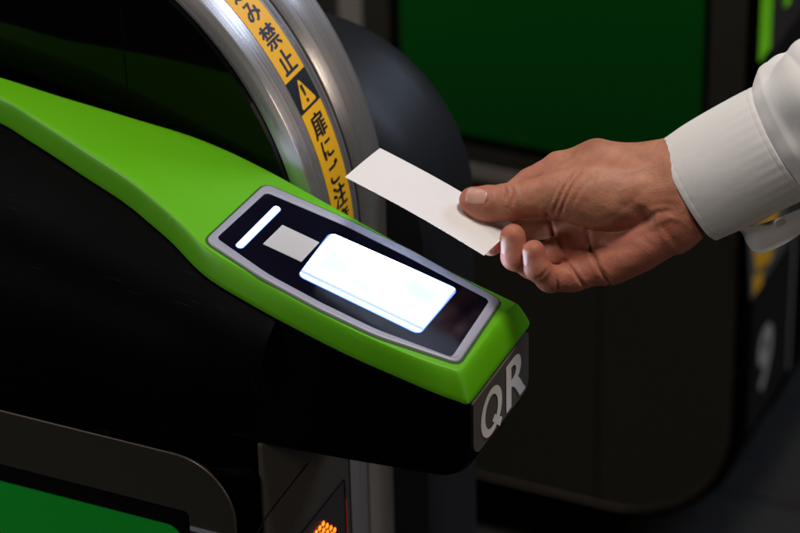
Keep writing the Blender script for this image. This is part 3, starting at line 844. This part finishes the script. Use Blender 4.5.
def surface_nets(fn, lo, hi, h, band=7.0, cs=4):
    lo = np.array(lo, float); n = np.ceil((np.array(hi)-lo)/(h*cs)).astype(int)
    nf = n*cs+1; nc = n+1
    gx, gy, gz = [lo[i]+np.arange(nc[i])*h*cs for i in range(3)]
    G = np.stack(np.meshgrid(gx, gy, gz, indexing='ij'), -1).reshape(-1, 3)
    Cv = fn(G).reshape(nc)
    # upsample (nearest lower cell trilinear)
    fx = [np.arange(nf[i])/cs for i in range(3)]
    ix = [np.minimum(f.astype(int), nc[i]-2) for i, f in enumerate(fx)]; tx = [fx[i]-ix[i] for i in range(3)]
    A = Cv[ix[0]]*(1-tx[0])[:, None, None]+Cv[ix[0]+1]*tx[0][:, None, None]
    A = A[:, ix[1]]*(1-tx[1])[None, :, None]+A[:, ix[1]+1]*tx[1][None, :, None]
    A = A[:, :, ix[2]]*(1-tx[2])[None, None, :]+A[:, :, ix[2]+1]*tx[2][None, None, :]
    m = np.argwhere(np.abs(A) < band*.6)
    for k in range(0, len(m), 400000):
        q = m[k:k+400000]; A[q[:, 0], q[:, 1], q[:, 2]] = fn(lo+q*h)
    S = A < 0
    cells = (np.array(nf)-1)
    vsum = np.zeros((*cells, 3), np.float32); cnt = np.zeros(cells, np.int16)
    corners = [(i, j, k) for i in (0, 1) for j in (0, 1) for k in (0, 1)]
    sl = lambda c: A[c[0]:c[0]+cells[0], c[1]:c[1]+cells[1], c[2]:c[2]+cells[2]]
    for a in corners:
        for ax in range(3):
            if a[ax]: continue
            b = list(a); b[ax] = 1
            va, vb = sl(a), sl(b); cr = (va < 0) != (vb < 0)
            t = np.where(cr, va/(va-vb+1e-12), 0)
            for d in range(3):
                vsum[..., d] += np.where(cr, a[d]+(t if d == ax else 0), 0)
            cnt += cr
    act = cnt > 0; ids = -np.ones(cells, np.int64); ids[act] = np.arange(act.sum())
    loc = np.argwhere(act); V = lo+(loc+vsum[act]/cnt[act][:, None])*h
    F = []
    for ax in range(3):
        o1, o2 = [(1, 2), (2, 0), (0, 1)][ax]
        s0 = [slice(1, -1)]*3; s0[ax] = slice(0, -1); s1 = list(s0); s1[ax] = slice(1, None)
        a, b = S[tuple(s0)], S[tuple(s1)]
        e = np.argwhere(a != b); base = e+1; base[:, ax] -= 1
        sg = a[e[:, 0], e[:, 1], e[:, 2]]
        def cid(d1, d2):
            q = base.copy(); q[:, o1] -= d1; q[:, o2] -= d2; return ids[q[:, 0], q[:, 1], q[:, 2]]
        q = np.stack([cid(1, 1), cid(0, 1), cid(0, 0), cid(1, 0)], 1)
        q[~sg] = q[~sg][:, ::-1]; F.append(q)
    return V, np.concatenate(F)
HV, HF = surface_nets(hand_full, (-74, -62, -56), (150, 70, 62), .8)
for _ in range(2):   # light smoothing along the surface
    acc = np.zeros_like(HV); c = np.zeros(len(HV))
    for i in range(4):
        a, b = HF[:, i], HF[:, (i+1) % 4]
        np.add.at(acc, a, HV[b]); np.add.at(c, a, 1); np.add.at(acc, b, HV[a]); np.add.at(c, b, 1)
    HV = HV*.6+acc/c[:, None]*.4
lab = np.arange(len(HV))
while True:
    m = lab[HF].min(axis=1); new = lab.copy()
    for i in range(4): np.minimum.at(new, HF[:, i], m)
    new = new[new]
    if (new == lab).all(): break
    lab = new
big = np.bincount(lab).argmax(); keep = lab == big; remap = np.cumsum(keep)-1
HF = remap[HF[keep[HF[:, 0]]]]; HV = HV[keep]
person = empty('person', tuple(toW(H(700, 190, 0))))
tag(person, "person's right hand in a white buttoned shirt cuff holding out the blank paper ticket", 'person')
PO = np.array(person.location)
def pmesh(name, V, F, m, parent=None, **k): return mesh(name, np.asarray(V)-PO, F, m, parent or person, **k)

def skin_mat():
    m = bpy.data.materials.new('skin'); m.use_nodes = True; nt = m.node_tree; N = nt.nodes; L = nt.links
    b = N['Principled BSDF']; tc = N.new('ShaderNodeTexCoord')
    at_ = N.new('ShaderNodeAttribute'); at_.attribute_name = 'red'
    n1 = N.new('ShaderNodeTexNoise'); n1.inputs['Scale'].default_value = 55; n1.inputs['Detail'].default_value = 5; L.new(tc.outputs['Object'], n1.inputs['Vector'])
    cr = N.new('ShaderNodeValToRGB'); e = cr.color_ramp
    e.elements[0].position = .30; e.elements[0].color = (.33, .130, .076, 1); e.elements[1].position = .7; e.elements[1].color = (.48, .218, .132, 1)
    L.new(n1.outputs['Fac'], cr.inputs[0])
    mx = N.new('ShaderNodeMix'); mx.data_type = 'RGBA'; mx.inputs['B'].default_value = (.40, .105, .075, 1)
    L.new(at_.outputs['Fac'], mx.inputs['Factor']); L.new(cr.outputs[0], mx.inputs['A'])
    L.new(mx.outputs['Result'], b.inputs['Base Color'])
    b.inputs['Subsurface Weight'].default_value = .12; b.inputs['Subsurface Radius'].default_value = (1, .35, .2); b.inputs['Subsurface Scale'].default_value = .003
    b.inputs['Roughness'].default_value = .52; b.inputs['Specular IOR Level'].default_value = .38
    vo = N.new('ShaderNodeTexVoronoi'); vo.feature = 'DISTANCE_TO_EDGE'; vo.inputs['Scale'].default_value = 620
    mp = N.new('ShaderNodeMapping'); mp.inputs['Rotation'].default_value = (.3, .4, .5); mp.inputs['Scale'].default_value = (1, 1.8, 1); L.new(tc.outputs['Object'], mp.inputs['Vector']); L.new(mp.outputs[0], vo.inputs['Vector'])
    n2 = N.new('ShaderNodeTexNoise'); n2.inputs['Scale'].default_value = 170; n2.inputs['Detail'].default_value = 6; L.new(tc.outputs['Object'], n2.inputs['Vector'])
    ad = N.new('ShaderNodeMath'); ad.operation = 'MULTIPLY_ADD'; ad.inputs[1].default_value = .35
    L.new(vo.outputs['Distance'], ad.inputs[0]); L.new(n2.outputs['Fac'], ad.inputs[2])
    bp = N.new('ShaderNodeBump'); bp.inputs['Strength'].default_value = .6; bp.inputs['Distance'].default_value = .0012; L.new(ad.outputs[0], bp.inputs['Height']); L.new(bp.outputs[0], b.inputs['Normal'])
    return m
M['skin'] = skin_mat()
M['nail'] = mat('fingernail', (.50, .26, .21), .42, spec=.45, coat=.1)
hand = pmesh('hand', toW(HV), HF.tolist(), M['skin'])
red = np.zeros(len(HV))
for nm, J in FING.items():
    red = np.maximum(red, .75*np.exp(-(np.linalg.norm(HV-J[0][0], axis=1)/17)**2))
    if nm != 'thumb':
        for j in J[1:4]: red = np.maximum(red, .45*np.exp(-(np.linalg.norm(HV-j[0], axis=1)/13)**2))
red = np.maximum(red, .6*np.exp(-(np.linalg.norm((HV-H(655, 230, 15))/np.array([28, 20, 22]), axis=1))**2))
red = np.maximum(red, .35*np.exp(-(np.linalg.norm((HV-H(585, 265, 10))/np.array([26, 14, 22]), axis=1))**2))
red = np.maximum(red, np.clip(fold_field(HV), 0, 1)*.6)
hb = H(600, 250, 0)   # the whole palm below the thumb is redder than the back
red = np.maximum(red, .5*np.clip((H(600, 226, 0)[1]-HV[:, 1]+.18*(HV[:, 0]-hb[0]))/8, 0, 1)*np.clip((HV[:, 0]+58)/10, 0, 1))
red = np.maximum(red, .35*np.exp(-((HV[:, 0]-H(530, 170, 0)[0])/20)**2)*np.clip((HV[:, 1]-18)/5, 0, 1))
red = np.clip(red+.10*np.sin(HV[:, 0]*.35+np.sin(HV[:, 1]*.3)*2)*np.sin(HV[:, 1]*.4+HV[:, 2]*.3), 0, 1)
at_ = hand.data.attributes.new('red', 'FLOAT', 'POINT'); at_.data.foreach_set('value', red.astype(np.float32))
# nails: curved plates laid on the flesh
def nail(name, base, tip, up, width, thick=.32):
    """base, tip: local mm points above the flesh; up: direction the nail faces"""
    up = np.array(up, float); up /= np.linalg.norm(up)
    ax = tip-base; Ln = np.linalg.norm(ax); ax /= Ln; up = up-ax*(up@ax); up /= np.linalg.norm(up); sd = np.cross(ax, up)
    nu, nv = 19, 17; pts = []
    for i in range(nu):
        for j in range(nv):
            s = -1+2*i/(nu-1); t = -1+2*j/(nv-1)
            # square -> superellipse
            su = s*math.sqrt(1-t*t/2*.55); tv = t*math.sqrt(1-s*s/2*.40)
            wd = width/2*(1+.04*s)
            pts.append((base+ax*(Ln/2*(1+su)), tv*wd, s, t))
    P = np.array([p+sd*(w) for p, w, _, _ in pts])
    # march down to the flesh
    cur = P+up*9
    alive = np.zeros(len(P))
    for _ in range(60):
        d = hand_sdf(cur); st = np.clip(d*.7, 0, 2); cur = cur-up*st[:, None]
    e = np.array([max(abs(s), abs(t)) for _, _, s, t in pts])
    lift = np.where(e > .93, -.35, thick*(1-.25*e**4))
    tipf = np.array([max(0, s-.75)*2.2 for _, _, s, t in pts])
    cur = cur+up*(lift+tipf*.3)[:, None]
    F = [(i*nv+j, i*nv+j+1, (i+1)*nv+j+1, (i+1)*nv+j) for i in range(nu-1) for j in range(nv-1)]
    o = pmesh(name, toW(cur), F, M['nail']); recalc(o); return o
nail('thumbnail', H(487.5, 197.5, 14), H(465.5, 193, 12), (.02, .30, 1), 12.5)
nail('fingernail', H(504, 254, 14), H(507, 236, 18), (-1, .05, .35), 8.5)
nail('fingernail', H(526.5, 266, 22), H(527.5, 249, 26), (-1, .1, .35), 8)
nail('fingernail', H(497, 252, 0), H(483, 249, 6), (-.25, -1, .25), 8.5)

# ------------------------------------------------------------------ ticket (slightly bowed paper)
OFF = .05
tb, ta, tcn = atP(345, 177, OFF), atP(380, 148, OFF), atP(484, 255.5, OFF)
e1 = tcn-tb; e2 = ta-tb
rows = []
for i in range(25):
    s = i/24; row = []
    for j in range(11):
        t = j/10; row.append(tb+e1*s+e2*t+PN*(.0016*math.sin(s*math.pi)-.0012*s*s*t+.0006*math.sin(t*math.pi)))
    rows.append(row)
V, F = grid(rows)
rows2 = [[p-PN*.00022 for p in r] for r in rows]
V2, F2 = grid(rows2); F2 = [q[::-1] for q in F2]
n0 = len(V); nr, ncn = 25, 11
edge = [i*ncn for i in range(nr)]+[(nr-1)*ncn+j for j in range(1, ncn)]+[i*ncn+ncn-1 for i in range(nr-2, -1, -1)]+[j for j in range(ncn-2, 0, -1)]
F3 = [(edge[k], edge[(k+1) % len(edge)], edge[(k+1) % len(edge)]+n0, edge[k]+n0) for k in range(len(edge))]
tk = mesh('paper_ticket', V+V2, F+[tuple(x+n0 for x in q) for q in F2]+F3, M['paper'], smooth=False)
tag(tk, 'blank white paper ticket held between thumb and fingers above the scanner', 'ticket')

# ------------------------------------------------------------------ shirt cuff and sleeve
def cloth_mat():
    m = bpy.data.materials.new('white_shirt_cotton'); m.use_nodes = True; nt = m.node_tree; N = nt.nodes; L = nt.links
    b = N['Principled BSDF']; b.inputs['Base Color'].default_value = (.68, .66, .655, 1); b.inputs['Roughness'].default_value = .9
    b.inputs['Sheen Weight'].default_value = .25
    tc = N.new('ShaderNodeTexCoord'); n1 = N.new('ShaderNodeTexNoise'); n1.inputs['Scale'].default_value = 1400; n1.inputs['Detail'].default_value = 2; L.new(tc.outputs['Object'], n1.inputs['Vector'])
    n2 = N.new('ShaderNodeTexNoise'); n2.inputs['Scale'].default_value = 28; n2.inputs['Detail'].default_value = 5; n2.inputs['Distortion'].default_value = 1.2; L.new(tc.outputs['Object'], n2.inputs['Vector'])
    ad = N.new('ShaderNodeMath'); ad.operation = 'MULTIPLY_ADD'; ad.inputs[1].default_value = .25; L.new(n1.outputs['Fac'], ad.inputs[0]); L.new(n2.outputs['Fac'], ad.inputs[2])
    bp = N.new('ShaderNodeBump'); bp.inputs['Strength'].default_value = .35; bp.inputs['Distance'].default_value = .0012; L.new(ad.outputs[0], bp.inputs['Height']); L.new(bp.outputs[0], b.inputs['Normal'])
    return m
M['cloth'] = cloth_mat()
AXC = np.array([.84, .46, .33]); AXC /= np.linalg.norm(AXC)
axc = axes(AXC)
HC = H(690, 190, 0)      # hem centre
def ring(s, ru, rw, drop=(0, 0, 0), n=192, pert=None, a0=0, a1=2*math.pi):
    out = []
    for k in range(n):
        q = a0+(a1-a0)*k/n
        rr = 1.0; ds = 0
        if pert: rr, ds = pert(q)
        out.append(HC+np.array(drop)+AXC*(s+ds)+axc[1]*ru*rr*math.cos(q)+axc[2]*rw*rr*math.sin(q))
    return out
def cp(s):
    def f(q):
        w = .010*math.sin(3*q+s*.05)+.006*math.sin(5*q-s*.03+1)-.010*(1-abs(math.sin(1.0*q+s*.022+.4)))**5-.007*(1-abs(math.sin(1.5*q-s*.03+2.2)))**6
        if s < 5: w += .0022*math.sin(31*q+.7*math.sin(5*q))*min(1, max(0, s)/2)
        if s > 55: w += .002*math.sin(37*q+math.sin(4*q))
        return 1+w, 0
    return f
rows = []
for s, ru, rw in ((70, 35, 27), (30, 36, 27.5), (2, 37, 28.3), (.2, 37.2, 28.5), (-.15, 37.4, 28.7), (-.15, 37.9, 29.2), (.1, 38.1, 29.4), (3.6, 38.5, 29.8), (4.0, 38.25, 29.55), (4.4, 38.5, 29.8), (8, 38.8, 30.1), (14, 39.6, 30.8), (26, 40.2, 31.6), (40, 40.6, 32.4), (56, 41.0, 33.2), (66.2, 41.0, 33.4), (66.6, 40.7, 33.1), (67.0, 41.0, 33.4), (69.9, 41.0, 33.3), (70.3, 40.8, 33.1), (70.35, 39.0, 31.6)):
    rows.append(ring(s, ru, rw, pert=cp(s)))
V, F = grid(rows, True); cuff = pmesh('shirt_cuff', toW(V), F, M['cloth']); cuff.modifiers.new('s', 'SUBSURF').levels = 1; cuff.modifiers['s'].render_levels = 1
# sleeve with folds, gathered into the cuff and running out to the elbow
rows = []
for s in np.r_[np.linspace(66, 130, 60), np.linspace(133, 330, 50)]:
    k = (s-62)/272
    g = min(1, (s-62)/22)
    bulge = 4.2*math.exp(-((s-104)/20)**2)
    g = min(1, max(0, (s-70.5)/9))**.7; ru = 38.8+g*5.0+bulge*.9*g+k*16; rw = 31.3+g*5.0+bulge*.6*g+k*14
    g0 = g
    def f(q, s=s, g=min(1, max(0, (s-71)/14)), k=k):
        w = .035*g*math.sin(4*q+s*.045)+.022*g*math.sin(7*q-s*.07+.6)*math.exp(-(s-60)/120)+.03*g*math.sin(s*.06+2.2*math.cos(q))
        w += .05*g*math.exp(-((s-112)/16)**2)*math.exp(-((q-.35)/.6)**2)
        w += .05*g*math.sin(s*.11+1.5*q+.8*math.sin(2*q))*math.exp(-(s-66)/90)+.014*math.sin(11*q)*min(1, max(0, (s-66)/8))*math.exp(-max(0, s-68)/16)
        sh = lambda v: (1-abs(v))**3
        w += g*.075*sh(math.sin(.5*(q*1.0+s*.018-1.2)))*math.exp(-((s-120)/60)**2)-g*.05*sh(math.sin(1.5*q+s*.03))-g*.045*sh(math.sin(s*.055+.9*math.cos(q+.5)))
        return 1+w, 0
    rows.append(ring(s, ru, rw, drop=(0, 2*g-6*k, 4*k), pert=f))
V, F = grid(rows, True); n = 192; V = list(V)+[np.mean(rows[-1], axis=0)]; F += [((len(rows)-1)*n+i, (len(rows)-1)*n+(i+1) % n, len(V)-1) for i in range(n)]
pmesh('sleeve', toW(V), F, M['cloth'])

# lower cuff layer with its button
up_ = [(736, 228), (752, 226), (770, 221), (790, 213), (815, 203)]
lw_ = [(743, 234), (748, 247), (757, 254), (772, 250), (790, 241), (815, 224)]
U = resample([H(x, y, 12) for x, y in up_], 24); Lw = resample([H(x, y, 2-3*math.sin(i)) for i, (x, y) in enumerate(lw_)], 24)
rows = []
for k in range(7):
    t = k/6; rows.append([a*(1-t)+b*t+np.array([0, 0, 2.0*math.sin(t*math.pi)]) for a, b in zip(U, Lw)])
V1, F1 = grid(rows); V2 = [p-np.array([0, 0, 1.6]) for p in V1]; n_ = len(V1)
Fr = [q for q in F1]+[tuple(i+n_ for i in q[::-1]) for q in F1]
eg = list(range(24))+[k*24+23 for k in range(1, 7)]+[6*24+j for j in range(22, -1, -1)]+[k*24 for k in range(5, 0, -1)]
Fr += [(eg[i], eg[(i+1) % len(eg)], eg[(i+1) % len(eg)]+n_, eg[i]+n_) for i in range(len(eg))]
fl2 = pmesh('cuff_flap', toW(np.array(list(V1)+V2)), Fr, M['cloth'])
bd = axes((.25, -.75, .6)); bc = H(780, 221, 20); rws = []
for rr, hh in ((0.01, 1.2), (2.2, 1.2), (3.2, 1.5), (3.9, 1.5), (4.3, 1.0), (4.3, .2), (3.8, -.4)):
    rws.append([bc+bd[1]*rr*math.cos(q)+bd[2]*rr*math.sin(q)+bd[0]*hh for q in np.linspace(0, 2*math.pi, 24, endpoint=False)])
V, F = grid(rws, True); bt = pmesh('button', toW(np.array(V)), F, mat('shirt_button', (.62, .58, .55), .3), parent=cuff)


# ==================================================================== light
W = bpy.data.worlds.new('World'); SC.world = W; W.use_nodes = True
W.node_tree.nodes['Background'].inputs[0].default_value = (.75, .8, 1, 1); W.node_tree.nodes['Background'].inputs[1].default_value = .012
def area(name, loc, target, size, power, col, sy=None):
    l = bpy.data.lights.new(name, 'AREA'); l.energy = power; l.color = col; l.size = size
    if sy: l.shape = 'RECTANGLE'; l.size_y = sy
    o = bpy.data.objects.new(name, l); COL.objects.link(o); o.location = loc
    d = Vector(target)-Vector(loc); o.rotation_euler = d.to_track_quat('-Z', 'Y').to_euler()
    return o
area('ceiling_or_fill_lamp', (.50, .15, 3.0), (0, 0, 1), .6, 29, (1, .92, .84), .4)
area('ceiling_or_fill_lamp', (1.3, 2.1, 2.5), (-.1, .1, 1.1), 1.3, 24, (.62, .75, 1), .5)
area('ceiling_or_fill_lamp', (-1.3, .5, 3.0), (-.3, 0, 1), .9, 13, (1, .94, .86), .4)
area('ceiling_or_fill_lamp', (-1.8, -1.6, 1.8), (-.4, -.1, .8), .5, 16, (1, .97, .92), .5)  # added fill, unseen source: brightens the near side panel and cover bevel
area('ceiling_or_fill_lamp', (2.6, -.5, 1.7), (0, 0, .8), .6, 7, (1, .84, .68), .5)  # added low warm fill for the front panel, QR plate and steel post

cam = bpy.data.cameras.new('camera'); co = bpy.data.objects.new('camera', cam); COL.objects.link(co)
cam.sensor_width = 36; cam.lens = FPX/800*36; cam.clip_end = 100; cam.clip_start = .05
Mx = Matrix(((r_[0], u_[0], -f_[0], CAM[0]), (r_[1], u_[1], -f_[1], CAM[1]), (r_[2], u_[2], -f_[2], CAM[2]), (0, 0, 0, 1)))
co.matrix_world = Mx
cam.dof.use_dof = True; cam.dof.focus_distance = 2.1; cam.dof.aperture_fstop = 7
SC.camera = co
SC.view_settings.view_transform = 'Standard'; SC.view_settings.look = 'None'; SC.view_settings.exposure = 0; SC.view_settings.gamma = 1
SC.render.engine = 'CYCLES'; SC.cycles.use_denoising = True
SC.cycles.max_bounces = 8
